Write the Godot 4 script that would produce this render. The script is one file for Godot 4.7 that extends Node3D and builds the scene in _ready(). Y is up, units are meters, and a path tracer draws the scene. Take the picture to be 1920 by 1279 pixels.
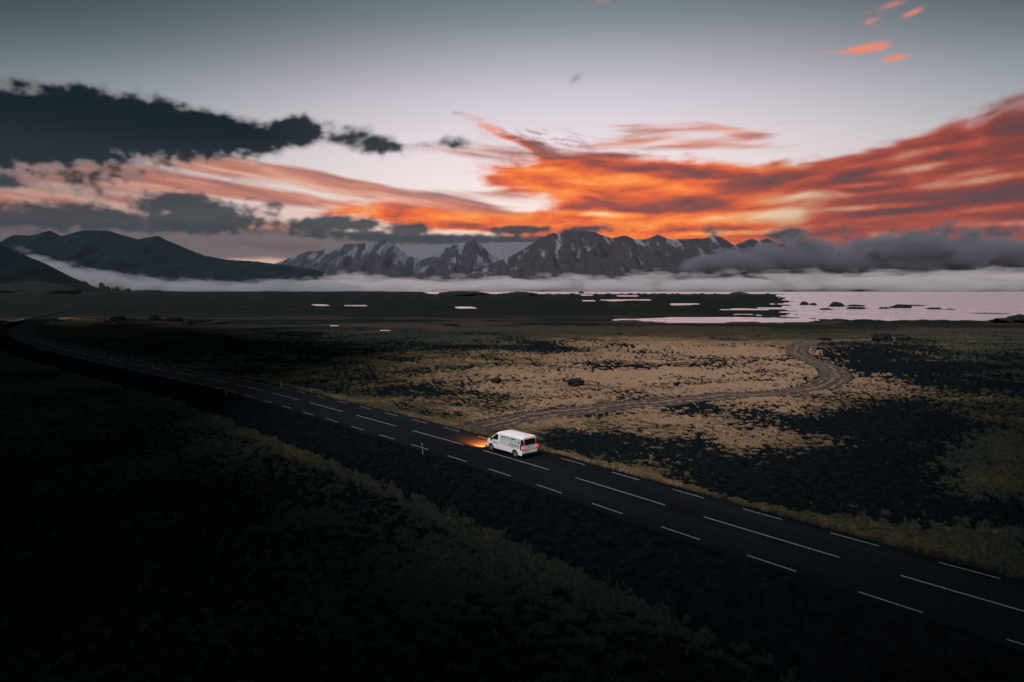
extends Node3D

# ---------------------------------------------------------------- the lens
# The picture measures 1920 x 1279; the focal length, the tilt and the height were solved from the
# 9 m dashes and 3 m gaps of the road's centre line.
const FOCAL := 1297.0
const TILT := 0.07273
const EYE := 15.0

func ray(px: float, py: float) -> Vector3:
	var dx := (px - 960.0) / FOCAL
	var dy := (py - 639.5) / FOCAL
	return Vector3(dx, -dy * cos(TILT) - sin(TILT), dy * sin(TILT) - cos(TILT))

func ground(px: float, py: float, y := 0.0) -> Vector3:
	var d := ray(px, py)
	return d * ((EYE - y) / -d.y) + Vector3(0, EYE, 0)

func at(px: float, py: float, depth: float) -> Vector3:
	var d := ray(px, py)
	return d * (depth / -d.z) + Vector3(0, EYE, 0)

func az_el(px: float, py: float) -> Vector2:
	var d := ray(px, py)
	return Vector2(rad_to_deg(atan2(d.x, -d.z)), rad_to_deg(atan2(d.y, Vector2(d.x, d.z).length())))

# ---------------------------------------------------------------- small helpers
func lin(r: float, g: float, b: float) -> Color:
	return Color(r, g, b).linear_to_srgb()

func noise(seed_: int, freq: float, octaves := 4, kind := FastNoiseLite.TYPE_SIMPLEX_SMOOTH, gain := 0.5) -> FastNoiseLite:
	var n := FastNoiseLite.new()
	n.seed = seed_
	n.noise_type = kind
	n.frequency = freq
	n.fractal_type = FastNoiseLite.FRACTAL_FBM if octaves > 1 else FastNoiseLite.FRACTAL_NONE
	n.fractal_octaves = octaves
	n.fractal_gain = gain
	return n

func ramp(stops: Array, t: float) -> Vector3:
	if t <= stops[0][0]:
		return stops[0][1]
	for i in range(1, stops.size()):
		if t < stops[i][0]:
			var k: float = (t - stops[i - 1][0]) / (stops[i][0] - stops[i - 1][0])
			return (stops[i - 1][1] as Vector3).lerp(stops[i][1], k)
	return stops[-1][1]

func tag(o: Node, label := "", category := "", group := "", kind := "") -> Node:
	if label: o.set_meta("label", label)
	if category: o.set_meta("category", category)
	if group: o.set_meta("group", group)
	if kind: o.set_meta("kind", kind)
	return o

func put(called: String, m: Mesh, mat: Material, parent: Node = self) -> MeshInstance3D:
	var o := MeshInstance3D.new()
	o.name = called
	o.mesh = m
	if mat: o.material_override = mat
	parent.add_child(o, true)
	return o

var used := {}
func numbered(called: String) -> String:
	used[called] = used.get(called, 0) + 1
	return called if used[called] == 1 else "%s_%03d" % [called, used[called] - 1]

func thing(called: String, where: Vector3, turn := 0.0) -> Node3D:
	var o := Node3D.new()
	o.name = numbered(called)
	add_child(o)
	o.position = where
	o.rotation.y = turn
	return o

# a sheet of rows x cols points; normals from the neighbours
func sheet(pos: PackedVector3Array, rows: int, cols: int, col := PackedColorArray(), uv := PackedVector2Array(), flip := false) -> ArrayMesh:
	var idx := PackedInt32Array()
	idx.resize((rows - 1) * (cols - 1) * 6)
	var k := 0
	for i in rows - 1:
		for j in cols - 1:
			var a := i * cols + j
			if not flip:
				idx[k] = a; idx[k + 1] = a + 1; idx[k + 2] = a + cols
				idx[k + 3] = a + 1; idx[k + 4] = a + cols + 1; idx[k + 5] = a + cols
			else:
				idx[k] = a; idx[k + 1] = a + cols; idx[k + 2] = a + 1
				idx[k + 3] = a + 1; idx[k + 4] = a + cols; idx[k + 5] = a + cols + 1
			k += 6
	var nor := PackedVector3Array()
	nor.resize(pos.size())
	for i in rows:
		for j in cols:
			var l := pos[i * cols + maxi(j - 1, 0)]
			var r := pos[i * cols + mini(j + 1, cols - 1)]
			var u := pos[maxi(i - 1, 0) * cols + j]
			var d := pos[mini(i + 1, rows - 1) * cols + j]
			var n := (r - l).cross(u - d).normalized()
			nor[i * cols + j] = n if not flip else -n
	var arr := []
	arr.resize(Mesh.ARRAY_MAX)
	arr[Mesh.ARRAY_VERTEX] = pos
	arr[Mesh.ARRAY_NORMAL] = nor
	if col.size(): arr[Mesh.ARRAY_COLOR] = col
	if uv.size(): arr[Mesh.ARRAY_TEX_UV] = uv
	arr[Mesh.ARRAY_INDEX] = idx
	var m := ArrayMesh.new()
	m.add_surface_from_arrays(Mesh.PRIMITIVE_TRIANGLES, arr)
	return m

func noise_tex(seed_: int, freq: float, octaves: int, lo: float, hi: float, size := 512) -> ImageTexture:
	var n := noise(seed_, freq, octaves)
	var im := n.get_seamless_image(size, size)
	var out := Image.create(size, size, false, Image.FORMAT_RGB8)
	for y in size:
		for x in size:
			var v: float = lerpf(lo, hi, im.get_pixel(x, y).r)
			out.set_pixel(x, y, Color(v, v, v))
	return ImageTexture.create_from_image(out)

func mat(c: Color, rough := 0.9, metal := 0.0) -> StandardMaterial3D:
	var m := StandardMaterial3D.new()
	m.albedo_color = c
	m.roughness = rough
	m.metallic = metal
	return m

# ---------------------------------------------------------------- the sky
var sky_rows := {}
var sn := {}
var layers := []

func v3(r: float, g: float, b: float) -> Vector3:
	return Vector3(r, g, b)

# a blob of cloud: centre, half sizes in the photograph's pixels, tilt in degrees (positive climbs to the right), weight
func blob(px: float, py: float, rx: float, ry: float, tilt := 0.0, w := 1.0) -> Array:
	var c := az_el(px, py)
	return [c.x, c.y, rx / 22.6, ry / 22.6, cos(deg_to_rad(tilt)), sin(deg_to_rad(tilt)), w]

func cover_of(blobs: Array, az: float, el: float) -> float:
	var s := 0.0
	for b in blobs:
		var dx: float = az - b[0]
		var dy: float = el - b[1]
		var u: float = (dx * b[4] + dy * b[5]) / b[2]
		var v: float = (-dx * b[5] + dy * b[4]) / b[3]
		var q: float = u * u + v * v
		if q < 4.0:
			var f: float = 1.0 - q * 0.25
			s = maxf(s, b[6] * f * f) + minf(s, b[6] * f * f) * 0.35
	return s

func prepare_sky() -> void:
	sn.big = noise(11, 1.0, 3)
	sn.fine = noise(12, 1.0, 4, FastNoiseLite.TYPE_SIMPLEX_SMOOTH, 0.55)
	sn.streak = noise(13, 1.0, 4)
	sn.puff = noise(14, 1.0, 5, FastNoiseLite.TYPE_SIMPLEX_SMOOTH, 0.55)
	sn.warp = noise(15, 1.0, 2)
	sn.front = [
		[-2.0, v3(0.62, 0.36, 0.27)], [0.0, v3(0.80, 0.46, 0.32)], [3.0, v3(0.96, 0.58, 0.40)], [5.5, v3(0.98, 0.76, 0.66)], [8.0, v3(0.98, 0.85, 0.83)], [12.0, v3(0.83, 0.74, 0.79)],
		[15.0, v3(0.66, 0.61, 0.69)], [18.0, v3(0.42, 0.42, 0.48)], [20.5, v3(0.225, 0.265, 0.30)], [23.0, v3(0.13, 0.18, 0.20)], [30.0, v3(0.112, 0.162, 0.182)], [50.0, v3(0.108, 0.160, 0.184)], [90.0, v3(0.105, 0.158, 0.184)]]
	sn.back = [
		[-2.0, v3(0.022, 0.032, 0.038)], [10.0, v3(0.022, 0.035, 0.041)], [20.0, v3(0.024, 0.040, 0.046)], [40.0, v3(0.072, 0.112, 0.130)], [90.0, v3(0.105, 0.158, 0.184)]]
	sn.hot = [[0.0, v3(1.0, 0.70, 0.46)], [0.14, v3(1.0, 0.46, 0.16)], [0.32, v3(1.0, 0.25, 0.022)], [0.52, v3(0.82, 0.118, 0.020)], [0.72, v3(0.34, 0.060, 0.034)], [1.0, v3(0.125, 0.042, 0.047)]]
	sn.cool = [[0.0, v3(0.68, 0.46, 0.32)], [0.22, v3(0.52, 0.24, 0.15)], [0.45, v3(0.43, 0.062, 0.030)], [0.70, v3(0.20, 0.038, 0.030)], [1.0, v3(0.085, 0.042, 0.05)]]
	sn.rose = [[0.0, v3(0.84, 0.42, 0.29)], [0.5, v3(0.60, 0.19, 0.12)], [1.0, v3(0.30, 0.11, 0.10)]]
	# 0: the big fire-coloured cloud and its wing to the right
	layers.append([
		blob(1070, 336, 120, 24, -4), blob(1200, 352, 220, 38, -4), blob(1400, 354, 250, 38, -2), blob(1560, 356, 220, 46, 8), blob(1720, 338, 230, 58, 11), blob(1880, 314, 190, 54, 13), blob(2120, 282, 300, 72, 12), blob(1560, 405, 380, 34, 2), blob(1850, 380, 260, 60, 4),
		blob(1650, 440, 420, 30, 0), blob(860, 408, 230, 17, -3, 0.95), blob(1120, 425, 300, 20, -3), blob(1400, 440, 330, 22), blob(2300, 400, 500, 60), blob(985, 264, 80, 11, -20, 0.75), blob(1330, 392, 200, 24, 0), blob(2300, 320, 360, 80, 10)])
	# 1: rose and amber veils
	layers.append([
		blob(430, 316, 330, 13, -7, 0.85), blob(620, 345, 250, 12, -9, 0.95), blob(760, 368, 130, 8, -8, 0.7), blob(250, 345, 300, 10, -3, 0.7), blob(430, 352, 250, 9, -5, 0.85), blob(60, 300, 160, 14, 0, 0.6), blob(110, 330, 200, 14, 0, 0.55), blob(100, 375, 220, 14, 2, 0.5), blob(-300, 350, 400, 50, 0, 0.6),
		blob(520, 425, 160, 12, 0, 0.7), blob(60, 425, 120, 16, 0, 0.7), blob(560, 462, 120, 10, 0, 0.8), blob(900, 285, 150, 14, 0, 0.42), blob(1290, 268, 130, 12, -4, 0.75), blob(1250, 240, 120, 8, -5, 0.6), blob(1370, 246, 60, 9, -12, 0.7), blob(1150, 270, 90, 8, 8, 0.55), blob(960, 370, 110, 8, -2, 0.5), blob(1180, 262, 16, 10, 20, 0.5)])
	# 2: small lit scraps high on the right
	layers.append([
		blob(1625, 89, 34, 6, 0, 1.1), blob(1674, 110, 20, 4, 4, 0.95), blob(1660, 15, 28, 4, 5, 0.7), blob(1706, 27, 20, 4, 14, 0.75), blob(1633, 42, 11, 6, 0, 0.6), blob(1545, 97, 16, 3, 0, 0.5), blob(1418, 124, 9, 2.5, 0, 0.5), blob(1445, 241, 26, 5, 14, 0.45), blob(1110, 6, 40, 4, 4, 0.4), blob(515, 66, 8, 2.5, 0, 0.35)])
	# 3: the dark cumulus bank on the left
	layers.append([
		blob(-260, 228, 240, 38, 0, 1.3), blob(20, 225, 150, 36, 0, 1.35), blob(180, 226, 120, 34, -5, 1.35), blob(320, 238, 110, 30, -6, 1.3), blob(430, 250, 95, 22, -2, 1.25), blob(560, 246, 34, 19, 6, 1.2), blob(500, 254, 60, 14, 0, 1.0), blob(85, 166, 55, 7, 3, 0.75),
		blob(80, 262, 150, 18, 0, 1.0), blob(690, 266, 50, 15, -8, 0.8), blob(620, 238, 60, 8, 0, 0.4), blob(735, 277, 24, 8, 0, 0.75), blob(640, 262, 18, 8, 0, 0.7), blob(848, 269, 26, 9, 0, 0.66), blob(800, 273, 26, 5, 0, 0.45), blob(130, 288, 40, 12, 0, 0.7), blob(-300, 290, 300, 30, 0, 0.7)])
	# 4: the low grey cumulus over the left mountains
	layers.append([
		blob(105, 402, 60, 15, 4, 1.1), blob(205, 412, 46, 13, 0, 1.0), blob(345, 385, 62, 15, 0, 1.1), blob(400, 412, 80, 16, 0, 1.1), blob(300, 425, 120, 11, 0, 0.95), blob(8, 338, 20, 9, 0, 1.0), blob(512, 384, 13, 6, 0, 0.75), blob(470, 374, 8, 3, 0, 0.6),
		blob(582, 424, 38, 13, 4, 1.05), blob(655, 420, 40, 11, 0, 1.0), blob(620, 440, 110, 7, 0, 0.8), blob(765, 430, 34, 11, 0, 1.0), blob(800, 448, 130, 9, 0, 1.0), blob(965, 430, 46, 6, 2, 1.1), blob(1085, 433, 46, 6, 6, 0.9), blob(960, 450, 60, 8, 0, 0.8),
		blob(-120, 410, 140, 22, 0, 0.9), blob(1338, 433, 13, 7, 0, 0.65), blob(1480, 440, 30, 12, 0, 0.9), blob(1180, 430, 13, 4, 10, 0.5), blob(1790, 440, 160, 14, 0, 0.5)])
	# 5: where the fire cloud is thick and dark, 6: where it glows
	layers.append([
		blob(1260, 388, 130, 17, -1, 0.8), blob(1330, 330, 150, 11, -5, 0.65), blob(1420, 345, 110, 14, 0, 0.6), blob(1575, 348, 80, 12, 3, 0.8), blob(1660, 362, 60, 7, 0, 0.5), blob(1010, 268, 60, 9, -18, 0.5), blob(1850, 362, 160, 16, 8, 0.85), blob(1880, 240, 140, 14, 14, 0.65), blob(1900, 280, 120, 11, 12, 0.5), blob(1700, 310, 120, 8, 12, 0.4), blob(1780, 425, 240, 12, 0, 0.5), blob(1370, 430, 120, 5, 0, 0.35), blob(2200, 260, 300, 40, 14, 0.5)])
	layers.append([
		blob(1120, 335, 90, 11, -4, 0.6), blob(1500, 372, 60, 16, 4, 0.75), blob(1440, 405, 80, 12, 0, 0.8), blob(900, 410, 200, 12, -3, 0.4), blob(1130, 402, 60, 5, -3, 1.1), blob(1270, 321, 46, 6, -4, 0.5), blob(1360, 437, 110, 4, 0, 0.7), blob(1610, 347, 40, 4, 0, 0.9), blob(1640, 388, 70, 4, 1, 1.0), blob(1740, 284, 80, 7, 8, 0.9), blob(1600, 366, 60, 4, 2, 0.7), blob(1800, 395, 90, 5, 3, 0.6), blob(1700, 318, 60, 5, 6, 0.6), blob(1860, 335, 90, 5, 6, 0.7), blob(1880, 420, 70, 5, 0, 0.8), blob(1500, 420, 120, 8, 0, 0.5), blob(1540, 330, 50, 8, 10, 0.3)])

	# 7: the low grey layer
	layers.append([blob(330, 438, 330, 12, 0, 0.9), blob(430, 470, 330, 13, 0, 1.0), blob(720, 458, 260, 12, 0, 1.0), blob(950, 455, 120, 10, 0, 0.8), blob(-200, 440, 300, 24, 0, 0.9), blob(1800, 470, 300, 20, 0, 0.6)])

func sky_at(az: float, el: float) -> Vector3:
	var away := absf(az - 4.5)
	var f := exp(-pow(away / lerpf(44.0, 27.0, smoothstep(9.0, 20.0, el)), 2.0))
	var c := ramp(sn.back, el).lerp(ramp(sn.front, el), f)
	c *= Vector3.ONE.lerp(v3(0.80, 1.0, 0.99), smoothstep(14.0, 40.0, away) * smoothstep(6.0, 14.0, el))
	if away > 80.0 or el > 40.0:
		return c
	var wx: float = sn.warp.get_noise_2d(az * 0.09, el * 0.25) * 1.3
	var wy: float = sn.warp.get_noise_2d(az * 0.09 + 40.0, el * 0.25 + 9.0) * 0.45
	var x := az + wx
	var y := el + wy
	var side := clampf((away - 12.0) / 40.0, 0.0, 1.0)
	# fire
	var s := cover_of(layers[0], x, y)
	if s > 0.02:
		var u := x
		var v := y - 0.11 * maxf(0.0, az - 15.0) * smoothstep(3.5, 13.0, el)
		var n: float = sn.streak.get_noise_2d(u * 0.05, v * 0.32)
		var n3: float = sn.fine.get_noise_2d(u * 0.13, v * 1.1)
		var m: float = sn.puff.get_noise_2d(u * 0.17 + 90.0, v * 0.62)
		var a := smoothstep(0.10, 0.70, s + n * 0.36 + n3 * 0.06 + m * 0.46 - 0.08)
		var q := clampf(0.43 + n * 0.34 + n3 * 0.20 + m * 0.34 + cover_of(layers[5], x, y) * 0.60 - cover_of(layers[6], az, el) * 0.50, 0.0, 1.0)
		var h := smoothstep(14.0, 25.0, az)
		c = c.lerp(ramp(sn.hot, q).lerp(ramp(sn.cool, q), h), a * 0.97)
	# rose veils
	s = cover_of(layers[1], az + wx * 0.35, el + wy * 0.35)
	if s > 0.02:
		var u2 := az
		var v2 := el + az * 0.14 * smoothstep(6.0, -8.0, az) + wy * 0.3
		var n: float = sn.streak.get_noise_2d(u2 * 0.035 + 30.0, v2 * 0.6)
		var n3: float = sn.fine.get_noise_2d(u2 * 0.13 + 11.0, v2 * 1.7)
		var a := smoothstep(0.14, 0.80, s + n * 0.36 + n3 * 0.30)
		var q := clampf(0.42 + n * 0.6 + n3 * 0.6, 0.0, 1.0)
		var rose := ramp(sn.rose, q)
		c = c.lerp(rose.lerp(rose * 0.6, side), a * 0.9)
	# ripples of cirrocumulus
	var rip := exp(-pow((az - 2.6) / 4.4, 2.0) - pow((el - 11.9 + (az - 2.6) * 0.12) / 0.95, 2.0))
	if rip > 0.05:
		var n: float = sn.streak.get_noise_2d((x - y * 0.8) * 0.35, (y + x * 0.30) * 2.6)
		c = c.lerp(v3(0.36, 0.20, 0.21), smoothstep(0.0, 0.40, n * rip + rip * 0.08) * 0.78)
	# scraps
	s = cover_of(layers[2], az + wx * 0.15, el + wy * 0.15)
	if s > 0.02:
		var n: float = sn.fine.get_noise_2d(az * 0.55 + 5.0, el * 1.9)
		var a := smoothstep(0.10, 0.95, s + n * 0.75)
		c = c.lerp(v3(0.86, 0.25, 0.16), a * clampf(s * 1.05, 0.2, 0.95))
	# dark cumulus
	s = cover_of(layers[3], az + wx * 0.3, el + wy * 0.3)
	if s > 0.02:
		var n: float = sn.puff.get_noise_2d(az * 0.20, el * 0.34)
		var n3: float = sn.puff.get_noise_2d(az * 0.75, el * 1.05 + 20.0)
		var d := s + n * 0.42 + n3 * 0.28 + 0.02
		var a := smoothstep(0.08, 0.84, d)
		var q := clampf((d - 0.34) * 1.1 + n3 * 0.5 + n * 0.3, 0.0, 1.0)
		var fade := clampf((az + 20.0) / 20.0, 0.0, 1.0)
		var body := v3(0.0020, 0.0105, 0.0155).lerp(v3(0.012, 0.021, 0.026), 1.0 - smoothstep(9.6, 12.2, el)).lerp(v3(0.060, 0.066, 0.070), fade)
		c = c.lerp(v3(0.16, 0.16, 0.175).lerp(body, smoothstep(0.05, 0.6, q)), a)
	# one thin grey scrap by itself
	c = c.lerp(v3(0.20, 0.20, 0.23), 0.55 * exp(-pow((az - 5.2 + wx * 0.1) / 0.42, 2.0) - pow((el - 16.6 - (az - 5.2) * 0.35) / 0.30, 2.0)))
	# the grey layer that the low cumulus grows from
	s = cover_of(layers[7], az + wx * 0.3, el + wy * 0.3)
	if s > 0.02:
		var n: float = sn.streak.get_noise_2d(az * 0.10 + 20.0, el * 0.7)
		c = c.lerp(v3(0.115, 0.098, 0.110).lerp(v3(0.075, 0.078, 0.088), side), smoothstep(0.15, 0.75, s + n * 0.5) * 0.9)
	# grey cumulus
	s = cover_of(layers[4], az + wx * 0.3, el + wy * 0.3)
	if s > 0.02:
		var n: float = sn.puff.get_noise_2d(az * 0.24 + 50.0, el * 0.46)
		var n3: float = sn.puff.get_noise_2d(az * 0.8 + 50.0, el * 1.3)
		var d := s + n * 0.46 + n3 * 0.36 - 0.02
		var a := smoothstep(0.10, 0.74, d)
		var q := clampf(0.16 + (d - 0.3) * 0.9 + n3 * 0.25, 0.0, 1.0)
		c = c.lerp(v3(0.15, 0.115, 0.12).lerp(v3(0.028, 0.045, 0.054), smoothstep(0.0, 0.62, q)), a * 0.95)
	return c

func sky_row(i: int, wide: int, tall: int, from: int, count: int, top: int, store: Array) -> void:
	var row := PackedFloat32Array()
	row.resize(count * 3)
	var el := 90.0 - (i + top + 0.5) / tall * 180.0
	for k in count:
		var az := (from + k + 0.5) / wide * 360.0
		if az > 180.0:
			az -= 360.0
		var c := sky_at(az, el)
		row[k * 3] = c.x
		row[k * 3 + 1] = c.y
		row[k * 3 + 2] = c.z
	store[i] = row

func sky_block(wide: int, tall: int, from: int, count: int, top: int, rows: int) -> Image:
	var store := []
	store.resize(rows)
	var id := WorkerThreadPool.add_group_task(func(i): sky_row(i, wide, tall, from, count, top, store), rows)
	WorkerThreadPool.wait_for_group_task_completion(id)
	var all := PackedFloat32Array()
	for r in store:
		all.append_array(r)
	return Image.create_from_data(count, rows, false, Image.FORMAT_RGBF, all.to_byte_array())

func make_sky() -> ImageTexture:
	prepare_sky()
	var full := sky_block(512, 256, 0, 512, 0, 256)
	full.resize(4096, 2048, Image.INTERPOLATE_BILINEAR)
	var span := int(46.0 / 360.0 * 4096)
	var top := int((90.0 - 26.0) / 180.0 * 2048)
	var tall := 1024 + 8 - top
	# the part above the mountains at full resolution; column 0 looks along -z
	full.blit_rect(sky_block(4096, 2048, 0, span, top, tall), Rect2i(0, 0, span, tall), Vector2i(0, top))
	full.blit_rect(sky_block(4096, 2048, 4096 - span, span, top, tall), Rect2i(0, 0, span, tall), Vector2i(4096 - span, top))
	return ImageTexture.create_from_image(full)

# ---------------------------------------------------------------- the ground
var gn := {}
var road_x := PackedFloat32Array()     # centre line: x for every metre of depth
var road_c := PackedFloat32Array()     # cosine of its angle to the depth axis
var road_pts: Array = [Vector2(62, 8), Vector2(49, -4), Vector2(36, -18), Vector2(23.6, -31.5), Vector2(12.9, -44.4), Vector2(5.2, -54.1), Vector2(-2.5, -63.5), Vector2(-10.7, -73.0), Vector2(-19, -82.4), Vector2(-27, -91.3), Vector2(-35.6, -100.8),
	Vector2(-42.6, -108.0), Vector2(-67.8, -131.5), Vector2(-90.2, -152.6), Vector2(-119, -181), Vector2(-160, -227), Vector2(-190, -268), Vector2(-239, -352), Vector2(-297, -466), Vector2(-355, -608), Vector2(-408, -780), Vector2(-470, -1020), Vector2(-540, -1310), Vector2(-600, -1600)]
var track_pts: Array = []
var regions_pale := []
var regions_cover := []
var pools := []

func smooth_line(pts: Array, step: float) -> PackedVector2Array:
	var c := Curve2D.new()
	for i in pts.size():
		var a: Vector2 = pts[maxi(i - 1, 0)]
		var b: Vector2 = pts[mini(i + 1, pts.size() - 1)]
		var t := (b - a)
		var li: float = ((pts[i] as Vector2) - a).length()
		var lo: float = (b - (pts[i] as Vector2)).length()
		var n := t.normalized()
		c.add_point(pts[i], -n * li * 0.33, n * lo * 0.33)
	c.bake_interval = step
	return c.get_baked_points()

func patch(px: float, py: float, rx: float, ry: float, w: float) -> Array:
	var c := ground(px, py)
	var r := absf(ground(px + rx, py).x - c.x)
	var far := ground(px, maxf(py - ry, 548.0)).z
	var near := ground(px, py + ry).z
	return [c.x, (far + near) * 0.5 * 0.4 + c.z * 0.6, r, (near - far) * 0.5, w, c.x / c.z]

func field(list: Array, x: float, z: float) -> float:
	var s := 0.0
	for b in list:
		var v: float = (z - b[1]) / b[3]
		if v > 2.0 or v < -2.0:
			continue
		var u: float = (x - b[0] - (z - b[1]) * b[5]) / b[2]
		var q: float = u * u + v * v
		if q < 4.0:
			var f: float = 1.0 - q * 0.25
			s += b[4] * f * f
	return s

func prepare_ground() -> void:
	gn.hum = noise(21, 0.80, 4)
	gn.hum2 = noise(22, 2.1, 3)
	gn.far = noise(23, 0.05, 4)
	gn.patch = noise(24, 0.045, 4)
	gn.wide = noise(25, 0.011, 3)
	gn.jit = noise(26, 0.9, 2)
	gn.spot = noise(29, 0.16, 4)
	gn.roll = noise(27, 0.03, 3)
	gn.shore = noise(28, 0.02, 4)
	var line := smooth_line(road_pts, 0.5)
	road_x.resize(1601)
	road_c.resize(1601)
	var k := 0
	for i in 1601:
		while k < line.size() - 2 and -line[k + 1].y < i:
			k += 1
		var a := line[k]
		var b := line[k + 1]
		var t := clampf((-i - a.y) / (b.y - a.y), 0.0, 1.0)
		road_x[i] = lerpf(a.x, b.x, t)
		road_c[i] = absf((b - a).normalized().y)
	for p in [[905, 796], [945, 787], [1000, 776], [1100, 763], [1200, 754], [1300, 746], [1440, 737], [1535, 724], [1570, 708], [1562, 692], [1520, 674], [1494, 660], [1496, 647], [1530, 638], [1600, 634], [1680, 632]]:
		var g := ground(p[0], p[1])
		track_pts.append(Vector2(g.x, g.z))
	regions_pale = [
		patch(1280, 688, 360, 44, 0.62), patch(1180, 715, 260, 34, 0.30), patch(1480, 695, 270, 46, 0.42), patch(1230, 785, 280, 32, 0.28), patch(1420, 640, 420, 22, 0.30), patch(1100, 640, 180, 14, 0.12), patch(1700, 740, 140, 40, 0.10), patch(1880, 740, 90, 90, -0.06),
		patch(1150, 850, 200, 36, 0.22), patch(1420, 855, 220, 50, 0.20), patch(900, 740, 150, 40, 0.12), patch(150, 605, 130, 12, 0.28), patch(80, 602, 90, 6, 0.3), patch(620, 690, 280, 44, 0.17), patch(330, 650, 260, 30, 0.08), patch(1650, 1010, 260, 60, 0.15), patch(1860, 900, 110, 60, 0.13),
		patch(560, 830, 100, 20, 0.14), patch(700, 880, 80, 30, 0.08), patch(480, 870, 240, 70, 0.08), patch(640, 980, 260, 90, 0.04), patch(900, 1080, 260, 90, 0.04), patch(1300, 920, 130, 30, 0.15), patch(440, 700, 110, 12, 0.10), patch(1560, 830, 180, 40, 0.16)]
	regions_cover = [
		patch(1520, 785, 190, 20, -0.60), patch(1330, 764, 90, 9, -0.45), patch(1570, 900, 220, 58, -0.88), patch(1300, 845, 45, 26, -0.6), patch(1120, 830, 95, 26, -0.45), patch(1650, 655, 110, 22, -0.7), patch(1700, 690, 130, 14, -0.6), patch(1250, 672, 170, 8, -0.4), patch(1250, 686, 90, 6, -0.55),
		patch(720, 740, 210, 34, -0.28), patch(400, 640, 260, 18, -0.4), patch(1680, 800, 120, 26, -0.45), patch(1880, 720, 120, 60, -0.35), patch(1850, 960, 130, 22, -0.75), patch(960, 650, 190, 10, -0.5),
		patch(1650, 1010, 300, 60, 0.6), patch(1870, 880, 90, 60, 0.55), patch(1300, 700, 420, 50, 0.14), patch(1400, 640, 420, 24, 0.24), patch(1280, 790, 230, 24, 0.15), patch(1420, 840, 130, 20, 0.2),
		patch(560, 960, 200, 90, -0.10), patch(250, 1100, 300, 140, -0.25), patch(120, 820, 220, 60, -0.2), patch(1150, 1150, 300, 110, 0.15), patch(1500, 1200, 300, 90, -0.3), patch(820, 1060, 200, 90, 0.25)]
	# pools: centre, half sizes (photograph pixels)
	for p in [[600, 571.5, 27, 1.6], [664, 572.5, 24, 1.3], [872, 576, 28, 1.8], [1345, 598.5, 180, 5.2], [1175, 562, 48, 1.7], [1150, 564, 70, 1.0], [1105, 563.5, 14, 1.0], [1285, 570, 40, 1.7], [1390, 579, 60, 1.7], [626, 609, 8, 1.6], [722, 618, 10, 1.3], [1152, 649, 11, 1.3], [1062, 644, 9, 1.0], [1180, 554.5, 22, 1.0], [1100, 553, 12, 0.8], [1470, 570, 40, 1.2]]:
		var c := ground(p[0], p[1])
		var t: float = p[3] if p[3] > 2.0 else p[3] * 0.62
		var n := ground(p[0], p[1] + t).z
		var f := ground(p[0], p[1] - t).z
		pools.append([c.x, (n + f) * 0.5, absf(ground(p[0] + p[2], p[1]).x - c.x), (n - f) * 0.5, c.x / c.z])

func track_distance(x: float, z: float) -> Vector2:      # distance to the track, side
	if x < -12.0 or x > 140.0 or z > -66.0 or z < -245.0:
		return Vector2(99.0, 0.0)
	var best := 99.0
	var p := Vector2(x, z)
	for i in track_pts.size() - 1:
		var a: Vector2 = track_pts[i]
		var b: Vector2 = track_pts[i + 1]
		var d := b - a
		var t := clampf((p - a).dot(d) / d.length_squared(), 0.0, 1.0)
		best = minf(best, (a + d * t).distance_to(p))
	return Vector2(best, 0.0)

func road_offset(x: float, z: float) -> float:           # metres right of the centre line, seen by the driver
	var i := clampf(-z, 0.0, 1599.0)
	var k := int(i)
	var t := i - k
	return (x - lerpf(road_x[k], road_x[k + 1], t)) * lerpf(road_c[k], road_c[k + 1], t)

# how deep under the water's level the land lies: 0 dry .. 1 open water
func wet(x: float, z: float) -> float:
	var d := -z
	if d < 200.0:
		return 0.0
	var w := 0.0
	var n: float = gn.shore.get_noise_2d(x, z * 0.6)
	for p in pools:
		var v: float = (z - p[1]) / p[3]
		if absf(v) > 1.6:
			continue
		var u: float = (x - p[0] - (z - p[1]) * p[4]) / p[2]
		var q: float = 1.0 - (u * u + v * v) + n * 0.7
		w = maxf(w, q)
	# the lagoon on the right opens to the sea
	var shore := 352.0 + n * 14.0 + maxf(0.0, 190.0 - x) * 0.9
	var left := 150.0 + (d - 380.0) * 0.385 + n * 60.0
	if d > 340.0:
		w = maxf(w, minf((d - shore) / 14.0, (x - left) / 24.0))
		w = maxf(w, minf((d - 3700.0 - n * 700.0) / 300.0, (x + d * 0.135) / 200.0))
	return clampf(w * 2.0, 0.0, 1.0)

var moss_tones := [[0.02, Vector3(0.034, 0.056, 0.048)], [0.12, Vector3(0.040, 0.059, 0.048)], [0.20, Vector3(0.049, 0.061, 0.046)], [0.28, Vector3(0.062, 0.068, 0.045)], [0.38, Vector3(0.090, 0.080, 0.046)], [0.50, Vector3(0.145, 0.112, 0.062)], [0.64, Vector3(0.230, 0.162, 0.100)], [0.85, Vector3(0.330, 0.226, 0.148)], [1.1, Vector3(0.380, 0.262, 0.175)]]

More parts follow.
